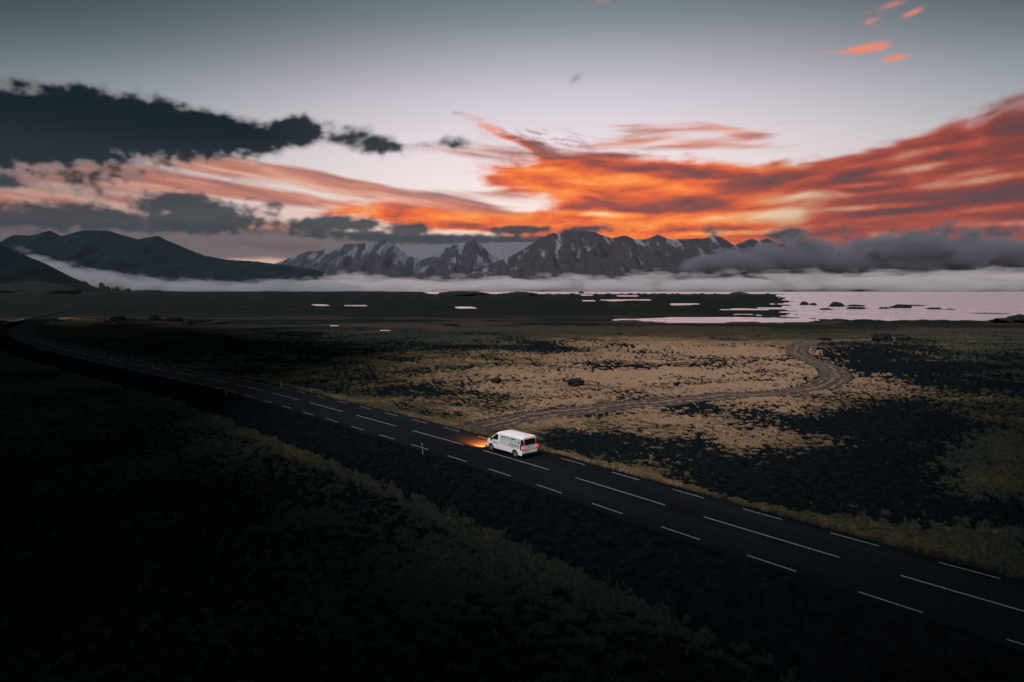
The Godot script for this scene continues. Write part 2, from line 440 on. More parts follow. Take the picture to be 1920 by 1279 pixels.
func land(x: float, z: float, paint: bool) -> Array:
	var d := -z
	var off := road_offset(x, z)
	var tr := track_distance(x, z).x
	var n: float = gn.hum.get_noise_2d(x, z)
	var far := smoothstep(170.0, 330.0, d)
	if far > 0.0:
		n = lerpf(n, gn.far.get_noise_2d(x * 0.7, z * 0.5) * 1.1, far)
	var big: float = gn.patch.get_noise_2d(x, z)
	var wide: float = gn.wide.get_noise_2d(x, z)
	var roll: float = gn.roll.get_noise_2d(x, z)
	# the lie of the land
	var h := roll * (0.55 + 0.0) * smoothstep(9.0, 30.0, absf(off)) + wide * 0.8 * smoothstep(60.0, 160.0, d) * smoothstep(15.0, 60.0, absf(off))
	if off < 0.0:
		h -= 1.15 * smoothstep(4.3, 10.5, -off)
	else:
		h -= 0.30 * smoothstep(4.2, 6.0, off)
	var cover: float = 0.62 + field(regions_cover, x, z) + big * 0.55 + gn.spot.get_noise_2d(x + 300.0, z) * 0.34
	var pale: float = 0.10 + 0.09 * smoothstep(190.0, 280.0, d) + field(regions_pale, x, z) + big * 0.16 + wide * 0.08
	# gravel shoulder on the near side, a moss rim beyond it
	var verge := 1.0 - smoothstep(9.6, 11.2, -off + n * 1.3)
	if off < 0.0:
		cover -= verge * 1.6
		var rim := exp(-pow((-off - 11.6) / 1.1, 2.0))
		cover += rim * 0.5
		pale += rim * 0.09
	else:
		var rim2 := exp(-pow((off - 5.4) / 1.2, 2.0)) * smoothstep(24.0, 50.0, d) * (1.0 - smoothstep(120.0, 260.0, d))
		cover += rim2 * 0.9
		pale += rim2 * 0.15
		cover -= (1.0 - smoothstep(4.0, 4.6, off)) * 3.0
	var on_track := 1.0 - smoothstep(2.0, 3.0, tr + n * 0.5)
	cover -= on_track * 3.0
	cover += far * 0.45
	cover -= 0.17 * (1.0 - smoothstep(55.0, 85.0, d))
	var th := lerpf(0.62, -0.62, clampf(cover, -0.2, 1.2))
	var lump: float = gn.hum2.get_noise_2d(x, z)
	n += lump * 0.22 * (1.0 - far)
	var m := smoothstep(th - 0.05, th + 0.20, n)
	var tall := (0.07 + 0.26 * clampf(n - th, 0.0, 1.0) + 0.03 * lump) * m * lerpf(1.6, 0.7, smoothstep(0.25, 0.7, pale))
	h += tall * (1.0 - far * 0.85)
	h += 0.025 * lump * (1.0 - m) * smoothstep(4.4, 6.0, absf(off))
	# water lies at -0.45
	h = maxf(h, -0.20 if d > 230.0 else -9.0)
	var w := wet(x, z)
	if w > 0.0:
		h = lerpf(h, -1.6, w)
	elif d > 330.0 and d < 372.0 and x > 150.0:
		h += maxf(0.0, 0.7 * gn.shore.get_noise_2d(x * 4.0, z * 2.0) + 0.35)       # the rough bank in front of the lagoon
	if d > 900.0:
		var up := smoothstep(900.0, 5000.0, d) * (1.0 - smoothstep(-0.22, -0.10, x / d))
		h += up * (7.0 + 9.0 * gn.wide.get_noise_2d(x * 0.22, z * 0.1)) * (1.0 - w)
	if not paint:
		return [h]
	# what covers it
	var j: float = gn.jit.get_noise_2d(x, z) * (1.0 - far) + gn.far.get_noise_2d(x * 1.4 + 500.0, z) * far
	var speck: float = gn.spot.get_noise_2d(x, z)
	var c: Vector3
	if m > 0.22 and w < 0.2:
		var p := pale + j * lerpf(0.15, 0.05, far) + speck * lerpf(0.10, 0.26, smoothstep(50.0, 85.0, d)) * (1.0 - far * 0.7) - 0.26 * clampf(0.72 - cover, 0.0, 0.8)
		c = ramp(moss_tones, p) * (1.0 + 0.22 * gn.jit.get_noise_2d(x * 2.3 + 70.0, z * 2.3))
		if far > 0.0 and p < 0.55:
			c = c.lerp(Vector3(0.0095, 0.0140, 0.0148) * (1.0 + 0.8 * gn.far.get_noise_2d(x * 0.25 + 50.0, z * 0.8)), far * 0.8)  # far ground fades to a darker tone, shade put into the colour
		# withered grass on the flats
		if d > 200.0 and p < 0.5:
			var dry := smoothstep(0.0, 0.12, gn.far.get_noise_2d(x * 0.16, z * 0.35 + 90.0) + 0.03)
			c = c.lerp(Vector3(0.075, 0.058, 0.052), dry * 0.7 * smoothstep(200.0, 260.0, d) * (1.0 - smoothstep(330.0, 480.0, d)))
	elif on_track > 0.5:
		c = Vector3(0.12, 0.10, 0.095)
	else:
		c = Vector3(0.0105, 0.0155, 0.0190) * (1.0 + j * 0.6)
		if lump > 0.30:
			c *= 1.45
	return [h, c]

const ROWS := 880
const COLS := 1120
const NEAR := 15.0
const FAR := 9000.0

func grid_z(i: float) -> float:
	return -1.0 / lerpf(1.0 / NEAR, 1.0 / FAR, i / (ROWS - 1.0))

func ground_row(i: int, store: Array) -> void:
	var z := grid_z(i)
	var p := PackedVector3Array()
	var c := PackedColorArray()
	p.resize(COLS)
	c.resize(COLS)
	for j in COLS:
		var x := -z * lerpf(-1.05, 1.05, j / (COLS - 1.0))
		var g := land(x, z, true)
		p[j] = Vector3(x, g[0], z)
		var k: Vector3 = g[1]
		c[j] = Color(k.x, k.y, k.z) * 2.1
	store[i] = [p, c]

func make_ground() -> void:
	prepare_ground()
	var store := []
	store.resize(ROWS)
	var id := WorkerThreadPool.add_group_task(func(i): ground_row(i, store), ROWS)
	WorkerThreadPool.wait_for_group_task_completion(id)
	var p := PackedVector3Array()
	var c := PackedColorArray()
	for r in store:
		p.append_array(r[0])
		c.append_array(r[1])
	var m := sheet(p, ROWS, COLS, c, PackedVector2Array(), true)
	var moss := mat(lin(0.476, 0.476, 0.476), 0.95)
	moss.vertex_color_use_as_albedo = true
	moss.metallic_specular = 0.0
	moss.albedo_texture = noise_tex(31, 0.02, 5, 0.55, 1.0)
	moss.uv1_triplanar = true
	moss.uv1_world_triplanar = true
	moss.uv1_scale = Vector3(0.31, 0.31, 0.31)
	moss.heightmap_enabled = true
	moss.heightmap_scale = 9.0
	moss.heightmap_texture = noise_tex(32, 0.05, 4, 0.0, 1.0)
	var o := put("ground", m, moss)
	tag(o, "moss and dark heath plain with patches of black gravel, shade put into its far colour", "ground", "", "structure")
	# the plain goes on to both sides and behind the view
	var pos := PackedVector3Array()
	var col := PackedColorArray()
	for i in 3:
		var z: float = [-NEAR - 0.6, 40.0, 3000.0][i]
		for x in [-3000.0, -16.0, 16.0, 3000.0]:
			pos.append(Vector3(x, -1.9, z))
			col.append(Color(0.02, 0.034, 0.028))
	var side := put("ground_behind", sheet(pos, 3, 4, col, PackedVector2Array(), false), moss)
	tag(side, "dark heath continuing behind the viewpoint", "ground", "", "structure")
	for s in [-1.0, 1.0]:
		pos = PackedVector3Array()
		col = PackedColorArray()
		for i in 2:
			var z: float = [-NEAR, -FAR][i]
			for t in [1.045, 6.0]:
				pos.append(Vector3(s * t * -z + (0.0 if t < 2.0 else s * 2900.0), -0.35 if i else -1.9, z))
				col.append(Color(0.03, 0.045, 0.04))
		var w := put("ground_beside", sheet(pos, 2, 2, col, PackedVector2Array(), s > 0.0), moss)
		w.name = numbered("ground_beside")
		tag(w, "dark heath continuing to the %s of the view" % ("right" if s > 0.0 else "left"), "ground", "", "structure")

# ---------------------------------------------------------------- mountains
func mountain(called: String, label: String, crest: Array, depth: float, foot: float, rock: Vector3, snow: Vector3, snow_amount: float, seed_: int, rough := 1.0, snow_line := 0.45) -> void:
	var n1 := noise(seed_, 1.0 / (depth * 0.075), 3, FastNoiseLite.TYPE_SIMPLEX_SMOOTH, 0.42)
	var n2 := noise(seed_ + 1, 1.0 / (depth * 0.012), 4)
	var n3 := noise(seed_ + 2, 1.0 / (depth * 0.03), 4)
	var cols := 420
	var rows := 74
	var x0: float = (crest[0][0] - 960.0) / FOCAL * depth
	var x1: float = (crest[-1][0] - 960.0) / FOCAL * depth
	var pos := PackedVector3Array()
	var col := PackedColorArray()
	pos.resize(rows * cols)
	col.resize(rows * cols)
	var tops := PackedFloat32Array()
	var k := 0
	for j in cols:
		var px := lerpf(crest[0][0], crest[-1][0], j / (cols - 1.0))
		while k < crest.size() - 2 and crest[k + 1][0] < px:
			k += 1
		var t := clampf((px - crest[k][0]) / (crest[k + 1][0] - crest[k][0]), 0.0, 1.0)
		tops.append(at(px, lerpf(crest[k][1], crest[k + 1][1], t), depth).y + n2.get_noise_2d(px * depth / FOCAL, 0.0) * depth * 0.0011 * rough)
	for i in rows:
		var t := i / (rows - 1.0)
		for j in cols:
			var x := lerpf(x0, x1, j / (cols - 1.0))
			var top := tops[j]
			var z: float
			var h: float
			var warp := n3.get_noise_2d(x, 77.0) * foot * 0.10
			if t < 0.75:                                     # the face towards the sea
				var u := t / 0.75
				z = -depth + foot * (1.0 - u) + warp * (1.0 - u)
				var spur := 1.0 - absf(n1.get_noise_2d(x * 1.5, z * 0.45)) * 1.9
				h = top * (pow(u, 1.55) * 0.80 + pow(u, 5.0) * 0.20)
				h += top * spur * 0.26 * sin(PI * minf(u * 1.04, 1.0)) * u * rough
				h += n2.get_noise_2d(x, z) * top * 0.045 * u * (1.0 - pow(u, 8.0)) * rough
				h = minf(h, top * (0.25 + 0.75 * u))
			else:
				var u := (t - 0.75) / 0.25
				z = -depth - foot * 0.5 * u
				h = top * (1.0 - u * 1.1)
			h = maxf(h, -40.0)
			pos[i * cols + j] = Vector3(x, h if t > 0.0 else -40.0, z)
	for i in rows:
		for j in cols:
			var q := pos[i * cols + j]
			var r := pos[i * cols + mini(j + 1, cols - 1)]
			var l := pos[i * cols + maxi(j - 1, 0)]
			var b := pos[maxi(i - 1, 0) * cols + j]
			var f := pos[mini(i + 1, rows - 1) * cols + j]
			var high := q.y / maxf(tops[j], 1.0)
			var hollow := (r.y + l.y - 2.0 * q.y) / maxf(tops[j], 1.0) * 26.0
			var flat := 1.0 - clampf(absf(f.y - b.y) / (absf(f.z - b.z) + 1.0) * 1.1, 0.0, 1.0)
			var s := (high - snow_line) * 1.7 + hollow * 1.0 + flat * 0.4 + n3.get_noise_2d(q.x * 1.3, q.z * 0.35) * 1.5 + n2.get_noise_2d(q.x * 0.7, q.z * 0.3) * 0.5 - 1.45 + snow_amount
			var c := rock * (1.0 + n2.get_noise_2d(q.x + 900.0, q.z) * 0.45)
			if s > 0.0 and high > snow_line * 0.6:
				c = c.lerp(snow, clampf(s * 4.0, 0.0, 0.9))
			col[i * cols + j] = Color(c.x, c.y, c.z)
	var m := mat(Color.WHITE, 0.95)
	m.vertex_color_use_as_albedo = true
	m.metallic_specular = 0.2
	var o := put(numbered(called), sheet(pos, rows, cols, col, PackedVector2Array(), true), m)
	tag(o, label, "mountain", "", "structure")

func make_mountains() -> void:
	mountain("mountain_range", "dark teal ridge with two summits on the left, its long shoulder sinking into the mist",
		[[-420, 500], [-200, 470], [-60, 462], [5, 453], [35, 438], [60, 440], [80, 436], [100, 430], [122, 441], [140, 436], [160, 430], [207, 430], [225, 436], [262, 447], [280, 444], [301, 440], [318, 450], [350, 463], [385, 478], [430, 486], [480, 489], [520, 494], [560, 499], [590, 504], [612, 512], [660, 530], [700, 548]],
		9500.0, 2600.0, v3(0.0028, 0.0078, 0.0112), v3(0.03, 0.042, 0.048), 0.05, 41, 0.8, 0.7)
	mountain("mountain_slope", "black near hillside falling to the plain at the far left edge",
		[[-500, 330], [-250, 380], [-60, 432], [0, 455], [40, 473], [88, 493], [105, 508], [125, 527], [150, 546], [175, 552]],
		3600.0, 1100.0, v3(0.003, 0.0075, 0.0095), v3(0.03, 0.03, 0.03), -2.0, 51, 0.5, 2.0)
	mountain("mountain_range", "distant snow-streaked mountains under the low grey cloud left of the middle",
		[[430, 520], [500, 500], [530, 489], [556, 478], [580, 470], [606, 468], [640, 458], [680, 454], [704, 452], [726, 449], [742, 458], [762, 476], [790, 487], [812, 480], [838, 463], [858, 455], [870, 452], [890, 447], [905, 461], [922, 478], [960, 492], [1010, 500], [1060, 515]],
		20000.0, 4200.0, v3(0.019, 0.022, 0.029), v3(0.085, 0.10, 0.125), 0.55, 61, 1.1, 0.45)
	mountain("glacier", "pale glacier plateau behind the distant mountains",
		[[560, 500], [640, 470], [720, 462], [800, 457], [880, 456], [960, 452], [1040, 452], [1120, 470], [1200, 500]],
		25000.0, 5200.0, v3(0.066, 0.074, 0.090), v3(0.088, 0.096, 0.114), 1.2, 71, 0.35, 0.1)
	mountain("mountain_range", "long jagged dark mountain range with snow gullies below the orange sky",
		[[880, 512], [920, 494], [950, 483], [985, 464], [1010, 446], [1035, 435], [1046, 437], [1060, 431], [1092, 431], [1112, 433], [1145, 445], [1158, 442], [1170, 440], [1190, 447], [1210, 447], [1232, 438], [1256, 448], [1292, 446], [1320, 445], [1335, 438], [1350, 443], [1374, 459], [1394, 450], [1408, 446], [1420, 451], [1436, 445], [1462, 457], [1500, 463], [1560, 478], [1700, 500], [1850, 520], [2050, 540]],
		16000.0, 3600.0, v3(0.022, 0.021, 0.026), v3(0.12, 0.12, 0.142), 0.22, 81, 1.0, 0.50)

# An unseen mountain, added to block the light: its two summits, behind the viewpoint and up the road, keep the
# foreground in shade, and the saddle between them is shaped to let light onto the moss and the van.
func make_shading_mountain() -> void:
	var origin := Vector2(5.2, -54.1)
	var along := Vector2(-0.66, -0.75).normalized()
	var out := Vector2(-0.75, 0.66).normalized()
	var crest := [[-490.0, Vector3(40, 225, 0)], [-400.0, Vector3(400, 240, 0)], [-200.0, Vector3(500, 240, 0)], [-142.0, Vector3(470, 232, 0)], [-104.0, Vector3(254, 225, 0)], [-36.0, Vector3(254, 225, 0)], [6.0, Vector3(350, 236, 0)], [80.0, Vector3(460, 330, 0)], [240.0, Vector3(480, 360, 0)], [350.0, Vector3(240, 300, 0)], [430.0, Vector3(-4, 240, 0)]]
	var n := noise(131, 0.012, 5)
	var rows := 200
	var cols := 60
	var pos := PackedVector3Array()
	for i in rows:
		var a := lerpf(-490.0, 430.0, i / (rows - 1.0))
		var c := ramp(crest, a)
		for k in cols:
			var t := k / (cols - 1.0)
			var b: float
			var h: float
			if t < 0.6:
				var u := t / 0.6
				b = lerpf(72.0, c.y, u)
				h = -4.0 + (c.x + 4.0) * (0.75 * u + 0.25 * u * u)
			else:
				var u := (t - 0.6) / 0.4
				b = lerpf(c.y, c.y + c.x * 1.4 + 30.0, u)
				h = c.x * (1.0 - u * 1.02)
			var q := origin + along * a + out * b
			h += n.get_noise_2d(q.x, q.y) * 26.0 * sin(PI * clampf(t / 0.6, 0.0, 1.0))
			pos.append(Vector3(q.x, h, q.y))
	var m := mat(lin(0.045, 0.045, 0.043), 0.95)
	m.albedo_texture = noise_tex(132, 0.02, 5, 0.5, 1.0, 256)
	m.uv1_triplanar = true
	m.uv1_world_triplanar = true
	m.uv1_scale = Vector3(0.03, 0.03, 0.03)
	var o := put("shading_mountain", sheet(pos, rows, cols, PackedColorArray(), PackedVector2Array(), false), m)
	tag(o, "steep mountainside added out of view above the near side of the road to shade the foreground", "mountain", "", "structure")

# ---------------------------------------------------------------- water
var pond_labels := ["thin bright pool on the far left plain, left one of a close pair", "thin bright pool on the far left plain, right one of a close pair", "thin bright pool below the flat dark knoll", "largest pool, long and pink, in front of the lagoon", "pool on the far flats below the mountains, widest of its group", "narrow streak of water along the widest far pool", "short streak of water left of the far pools", "bright pool halfway between the far pools and the largest pool", "long streak of water touching the lagoon's left tip", "tiny puddle nearest the left rock cluster", "pair of tiny puddles in the middle of the plain", "tiny bright puddle at the upper edge of the pale moss", "tiny faint puddle left of the bright one at the moss edge", "farthest streak of water below the mountains", "small far streak of water under the mountains", "streak of water joining the lagoon from the left"]

func make_water() -> void:
	var m := mat(lin(0.66, 0.59, 0.64), 1.0)  # pinkish sky reflection put into the water colour
	m.metallic = 0.5
	m.roughness_texture = noise_tex(92, 0.012, 4, 0.04, 0.34, 256)
	m.metallic_specular = 0.7
	m.normal_enabled = true
	var im := noise(91, 0.03, 4).get_seamless_image(512, 512)
	im.convert(Image.FORMAT_RGBA8)
	im.bump_map_to_normal_map(6.0)
	m.normal_texture = ImageTexture.create_from_image(im)
	m.normal_scale = 0.7
	m.uv1_triplanar = true
	m.uv1_world_triplanar = true
	m.uv1_scale = Vector3(0.012, 0.05, 0.05)
	var pos := PackedVector3Array()
	for z in [-300.0, -3000.0, -60000.0]:
		for x in [-60000.0, 0.0, 60000.0]:
			pos.append(Vector3(x, -0.45, z))
	var o := put("sea", sheet(pos, 3, 3, PackedColorArray(), PackedVector2Array(), true), m)
	tag(o, "lagoon with pink sky reflection put into its colour on the right opening into the calm sea", "water", "", "structure")
	for i in pools.size():
		var p: Array = pools[i]
		var rx: float = p[2] * 1.5 + absf(p[3] * p[4])
		var rz: float = p[3] * 1.45
		var pm := PlaneMesh.new()
		pm.size = Vector2(rx * 2.0, rz * 2.0)
		var q := put("pond", pm, m)
		q.name = numbered("pond")
		q.position = Vector3(p[0], -0.43, p[1])
		tag(q, pond_labels[i], "pond", "ponds on the plain", "structure")

# ---------------------------------------------------------------- the road
func strip(line: PackedVector2Array, offs: Array, y: Callable) -> ArrayMesh:
	var pos := PackedVector3Array()
	var uv := PackedVector2Array()
	var col := PackedColorArray()
	var stain := noise(109, 0.05, 4)
	var run := 0.0
	var rag := noise(108, 0.22, 4, FastNoiseLite.TYPE_SIMPLEX_SMOOTH, 0.6)
	for i in line.size():
		var a := line[maxi(i - 1, 0)]
		var b := line[mini(i + 1, line.size() - 1)]
		var d := (b - a).normalized()
		var side := Vector2(-d.y, d.x)
		if i: run += line[i].distance_to(line[i - 1])
		for o in offs:
			var fray := 0.0
			if absf(o) > 4.0:
				fray = rag.get_noise_2d(run, 40.0 * signf(o)) * 0.42 * signf(o)
			var q: Vector2 = line[i] + side * (float(o) + fray)
			pos.append(Vector3(q.x, y.call(q.x, q.y, float(o)), q.y))
			uv.append(Vector2(float(o), run))
			# worn wheel tracks and old repairs, ten times too light here; the material scales them
			var track := exp(-pow((absf(absf(float(o)) - 1.8) - 0.75) / 0.28, 2.0))
			var k := 1.0 + 0.28 * track + 0.55 * stain.get_noise_2d(run, float(o) * 6.0)
			if absf(o) > 4.1:
				k *= 0.8
			col.append(Color(0.105 * k, 0.155 * k, 0.195 * k))
	return sheet(pos, line.size(), offs.size(), col, uv, true)

var road_line: PackedVector2Array

func make_road() -> void:
	road_line = smooth_line(road_pts, 0.6)
	var tar := mat(Color.WHITE, 0.75)
	tar.vertex_color_use_as_albedo = true
	tar.albedo_texture = noise_tex(101, 0.06, 5, 0.62, 1.0)
	tar.uv1_triplanar = true
	tar.uv1_world_triplanar = true
	tar.uv1_scale = Vector3(0.23, 0.23, 0.23)
	tar.albedo_color = lin(0.1, 0.1, 0.1)
	tar.metallic_specular = 0.08
	tar.heightmap_enabled = true
	tar.heightmap_scale = 0.6
	tar.heightmap_texture = noise_tex(102, 0.2, 2, 0.0, 1.0)
	var road := put("road", strip(road_line, [-4.6, -4.25, -3.9, -3.3, -2.9, -2.55, -2.2, -1.8, -1.4, -1.05, -0.7, -0.3, 0.0, 0.3, 0.7, 1.05, 1.4, 1.8, 2.2, 2.55, 2.9, 3.3, 3.9, 4.25, 4.6], func(_x, _z, o): return 0.10 - absf(o) * 0.012 - maxf(0.0, absf(o) - 4.2) * 0.8), tar)
	tag(road, "dark two-lane asphalt road curving away to the left", "road", "", "structure")
	var paint := mat(lin(0.40, 0.43, 0.44), 0.7)
	paint.albedo_texture = noise_tex(103, 0.05, 4, 0.55, 1.0, 256)
	paint.uv1_triplanar = true
	paint.uv1_world_triplanar = true
	# measure along the line so that a centre dash ends where the photograph has it
	var along := PackedFloat32Array([0.0])
	for i in range(1, road_line.size()):
		along.append(along[-1] + road_line[i].distance_to(road_line[i - 1]))
	var zero := 0.0
	for i in road_line.size():
		if road_line[i].y < -56.6:
			zero = along[i]
			break
	var place := func(s: float) -> Array:
		var i := along.bsearch(s)
		i = clampi(i, 1, road_line.size() - 1)
		var t := (s - along[i - 1]) / (along[i] - along[i - 1])
		var d := (road_line[i] - road_line[i - 1]).normalized()
		return [road_line[i - 1].lerp(road_line[i], t), d]
	for k in range(-4, 18):
		var s := zero + k * 12.2
		dash("centre_dash", place, s, s + 9.0, 0.0, 0.06, paint, road)
	for k in range(-7, 30):
		var s := zero + 0.6 + k * 6.1
		dash("edge_dash", place, s, s + 2.9, -3.62, 0.05, paint, road)
		dash("edge_dash", place, s - 1.2, s + 1.7, 3.62, 0.05, paint, road)

func dash(called: String, place: Callable, s0: float, s1: float, off: float, half: float, m: Material, parent: Node) -> void:
	var pos := PackedVector3Array()
	var steps := 5
	for i in steps:
		var a: Array = place.call(lerpf(s0, s1, i / (steps - 1.0)))
		var side := Vector2(-a[1].y, a[1].x)
		for w in [-half, half]:
			var q: Vector2 = a[0] + side * (off + w)
			pos.append(Vector3(q.x, 0.10 - absf(off + w) * 0.012 + 0.012, q.y))
	put(called, sheet(pos, steps, 2, PackedColorArray(), PackedVector2Array(), true), m, parent)

func make_track() -> void:
	var m := mat(Color.WHITE, 0.95)
	m.vertex_color_use_as_albedo = true
	m.metallic_specular = 0.0
	m.albedo_texture = noise_tex(111, 0.03, 5, 0.5, 1.0)
	m.uv1_triplanar = true
	m.uv1_world_triplanar = true
	m.uv1_scale = Vector3(0.4, 0.4, 0.4)
	var cols := 45
	var wob := noise(112, 0.10, 3)
	var tuft := noise(113, 0.7, 3)
	var line := smooth_line(track_pts, 0.5)
	var pos := PackedVector3Array()
	var col := PackedColorArray()
	for i in line.size():
		var d := (line[mini(i + 1, line.size() - 1)] - line[maxi(i - 1, 0)]).normalized()
		var side := Vector2(-d.y, d.x)
		var half := 1.7 + 0.4 * wob.get_noise_2d(i * 0.5, 300.0) + 0.9 * smoothstep(-130.0, -105.0, line[i].y) * smoothstep(40.0, 52.0, line[i].x)
		for k in cols:
			var u := k / (cols - 1.0) * 2.0 - 1.0
			var q := line[i] + side * u * half
			var w := u * half + wob.get_noise_2d(q.x, q.y) * 1.1
			var rut := cos(w * 4.4) * 0.6 + cos(w * 2.3 + 1.0) * 0.4          # -1 in a wheel rut, 1 on the ridge between
			var y: float = land(q.x, q.y, false)[0] + 0.06 + 0.06 * rut - maxf(0.0, absf(u) - 0.85) * 0.8
			pos.append(Vector3(q.x, y, q.y))
			var t := tuft.get_noise_2d(q.x, q.y)
			var c := Color(0.085, 0.072, 0.070)
			if rut + t * 1.3 > 0.42:
				c = Color(0.26, 0.185, 0.125)
			elif t > 0.2:
				c = Color(0.135, 0.112, 0.104)
			elif rut < -0.55:
				c = Color(0.055, 0.050, 0.052)
			col.append(c)
	var o := put("dirt_track", sheet(pos, line.size(), cols, col, PackedVector2Array(), true), m)
	tag(o, "rutted grey dirt track winding off across the pale moss", "track", "", "structure")

# ---------------------------------------------------------------- mist and cloud
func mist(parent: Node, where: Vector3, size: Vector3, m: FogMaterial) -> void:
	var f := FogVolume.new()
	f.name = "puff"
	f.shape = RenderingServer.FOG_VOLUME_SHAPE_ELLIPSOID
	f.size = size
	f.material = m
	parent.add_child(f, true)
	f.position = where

func fog(c: Color, density: float) -> FogMaterial:
	var m := FogMaterial.new()
	m.albedo = c
	m.density = density
	return m

func crest_at(line: Array, px: float) -> float:
	for i in line.size() - 1:
		if px < line[i + 1][0]:
			return lerpf(line[i][1], line[i + 1][1], clampf((px - line[i][0]) / (line[i + 1][0] - line[i][0]), 0.0, 1.0))
	return line[-1][1]

# a bank of puffs whose top follows a line traced over the landscape at that depth; small ones fray its upper edge
func bank(called: String, label: String, category: String, line: Array, foot: float, depth: float, deep: float, m: FogMaterial, thin: FogMaterial, knot: FogMaterial, big: float, count: int, stretch: float, seed_: int) -> void:
	var rng := RandomNumberGenerator.new()
	rng.seed = seed_
	var b := thing(called, Vector3(0, 0, -depth))
	tag(b, label, category, "", "stuff")
	var lump := noise(seed_, 0.02, 3)
	for i in count:
		var px := lerpf(line[0][0], line[-1][0], (i + rng.randf()) / count)
		var top := crest_at(line, px) + lump.get_noise_1d(px) * big * 0.9
		var tall := maxf(foot - top, 3.0)
		var t := rng.randf()
		var y := top + tall * pow(t, 1.25)
		var r := clampf(2.2 + (y - top) * 0.42, 2.2, big) * rng.randf_range(0.6, 1.25)
		var head := rng.randf() < 0.34
		if head:
			y = top + rng.randf_range(-2.0, 0.45 * tall)
			r = rng.randf_range(0.22, 0.50) * big
		if y + r * 0.75 > foot:
			y = foot - r * 0.75
		var z := depth + rng.randf_range(-0.5, 0.5) * deep
		var c := at(px, y, z)
		var k := z / FOCAL
		var wide := rng.randf_range(stretch * 0.6, stretch * 1.5) * (0.5 if head else 1.0)
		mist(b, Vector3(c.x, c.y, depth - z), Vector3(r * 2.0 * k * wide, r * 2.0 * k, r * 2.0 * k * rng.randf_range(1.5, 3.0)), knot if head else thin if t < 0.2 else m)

func make_mist() -> void:
	var pale := fog(lin(0.95, 0.92, 0.98), 0.0020)
	var veil := fog(lin(0.95, 0.92, 0.98), 0.0010)
	bank("mist_bank", "long pale bank of mist lying over the water below the mountains", "mist",
		[[540, 536], [600, 518], [640, 508], [700, 515], [800, 520], [880, 519], [940, 516], [1000, 519], [1060, 513], [1150, 517], [1210, 509], [1300, 510], [1400, 508], [1500, 506], [1700, 505], [2000, 503], [2250, 503]], 546.5, 8600.0, 1500.0, pale, veil, fog(lin(0.95, 0.92, 0.98), 0.0012), 11.0, 560, 4.5, 7)
	bank("mist_bank", "grey mist pouring down behind the black hillside on the left", "mist",
		[[30, 466], [70, 473], [110, 486], [150, 497], [190, 507], [225, 515], [250, 510], [300, 520], [380, 526], [470, 524], [540, 521], [600, 524], [660, 528]], 549.0, 7000.0, 900.0, fog(lin(0.55, 0.60, 0.68), 0.0022), fog(lin(0.55, 0.60, 0.68), 0.0011), fog(lin(0.55, 0.60, 0.68), 0.0012), 10.0, 260, 4.0, 8)
	bank("cloud_bank", "heavy cloud bank with shade put into its fog colour hanging before the mountains on the right", "cloud",
		[[1280, 500], [1310, 484], [1345, 473], [1400, 465], [1445, 452], [1480, 434], [1510, 438], [1545, 457], [1590, 464], [1625, 452], [1655, 442], [1690, 443], [1722, 428], [1745, 438], [1762, 428], [1800, 432], [1850, 440], [1900, 452], [2000, 448], [2250, 442]], 510.0, 12500.0, 1600.0, fog(lin(0.24, 0.27, 0.33), 0.0022), fog(lin(0.28, 0.30, 0.35), 0.0014), fog(lin(0.27, 0.30, 0.36), 0.0030), 17.0, 640, 2.6, 9)  # shade is put into this fog colour, darker than the white mist

# ---------------------------------------------------------------- the van
# own axes: -z is forwards, x to the right; the origin lies on the road midway between the axles
const AXLE := 1.72
const NOSE := -2.66
const TAIL := 2.62

func van_section(z: float) -> Vector4:         # half width, floor, belt, top
	var top := 1.95
	if z < -0.55:
		top = ramp([[-2.66, Vector3(0.86, 0, 0)], [-2.58, Vector3(0.98, 0, 0)], [-2.40, Vector3(1.07, 0, 0)], [-1.92, Vector3(1.24, 0, 0)], [-1.25, Vector3(1.72, 0, 0)], [-0.95, Vector3(1.87, 0, 0)], [-0.55, Vector3(1.95, 0, 0)]], z).x
	elif z > 2.3:
		top = 1.95 - 0.07 * pow((z - 2.3) / 0.32, 2.0)
	var w := 0.975
	if z < -1.9:
		w = 0.975 - 0.27 * pow((-1.9 - z) / 0.76, 2.2)
	elif z > 2.35:
		w = 0.975 - 0.035 * pow((z - 2.35) / 0.27, 2.0)
	var floor_ := 0.30
	for a in [-AXLE, AXLE]:
		var d: float = absf(z - a)
		if d < 0.415:
			floor_ = maxf(floor_, 0.33 + sqrt(0.415 * 0.415 - d * d))
	if z < -2.4:
		floor_ = maxf(floor_, 0.30 + (-2.4 - z) * 0.25)
	return Vector4(w, floor_, minf(1.10, floor_ + (top - floor_) * 0.82), top)

func van_side(z: float, y: float) -> float:    # half width of the body at a height
	var s := van_section(z)
	if y <= s.z:
		return s.x * (1.0 - 0.030 * pow(clampf((0.75 - y) / 0.45, 0.0, 1.0), 2.0) - 0.012 * clampf((y - 0.85) / 0.25, 0.0, 1.0))
	var t := clampf((y - s.z) / maxf(s.w - s.z, 0.01), 0.0, 1.0)
	return s.x * (0.988 - 0.085 * t - 0.16 * pow(t, 7.0))

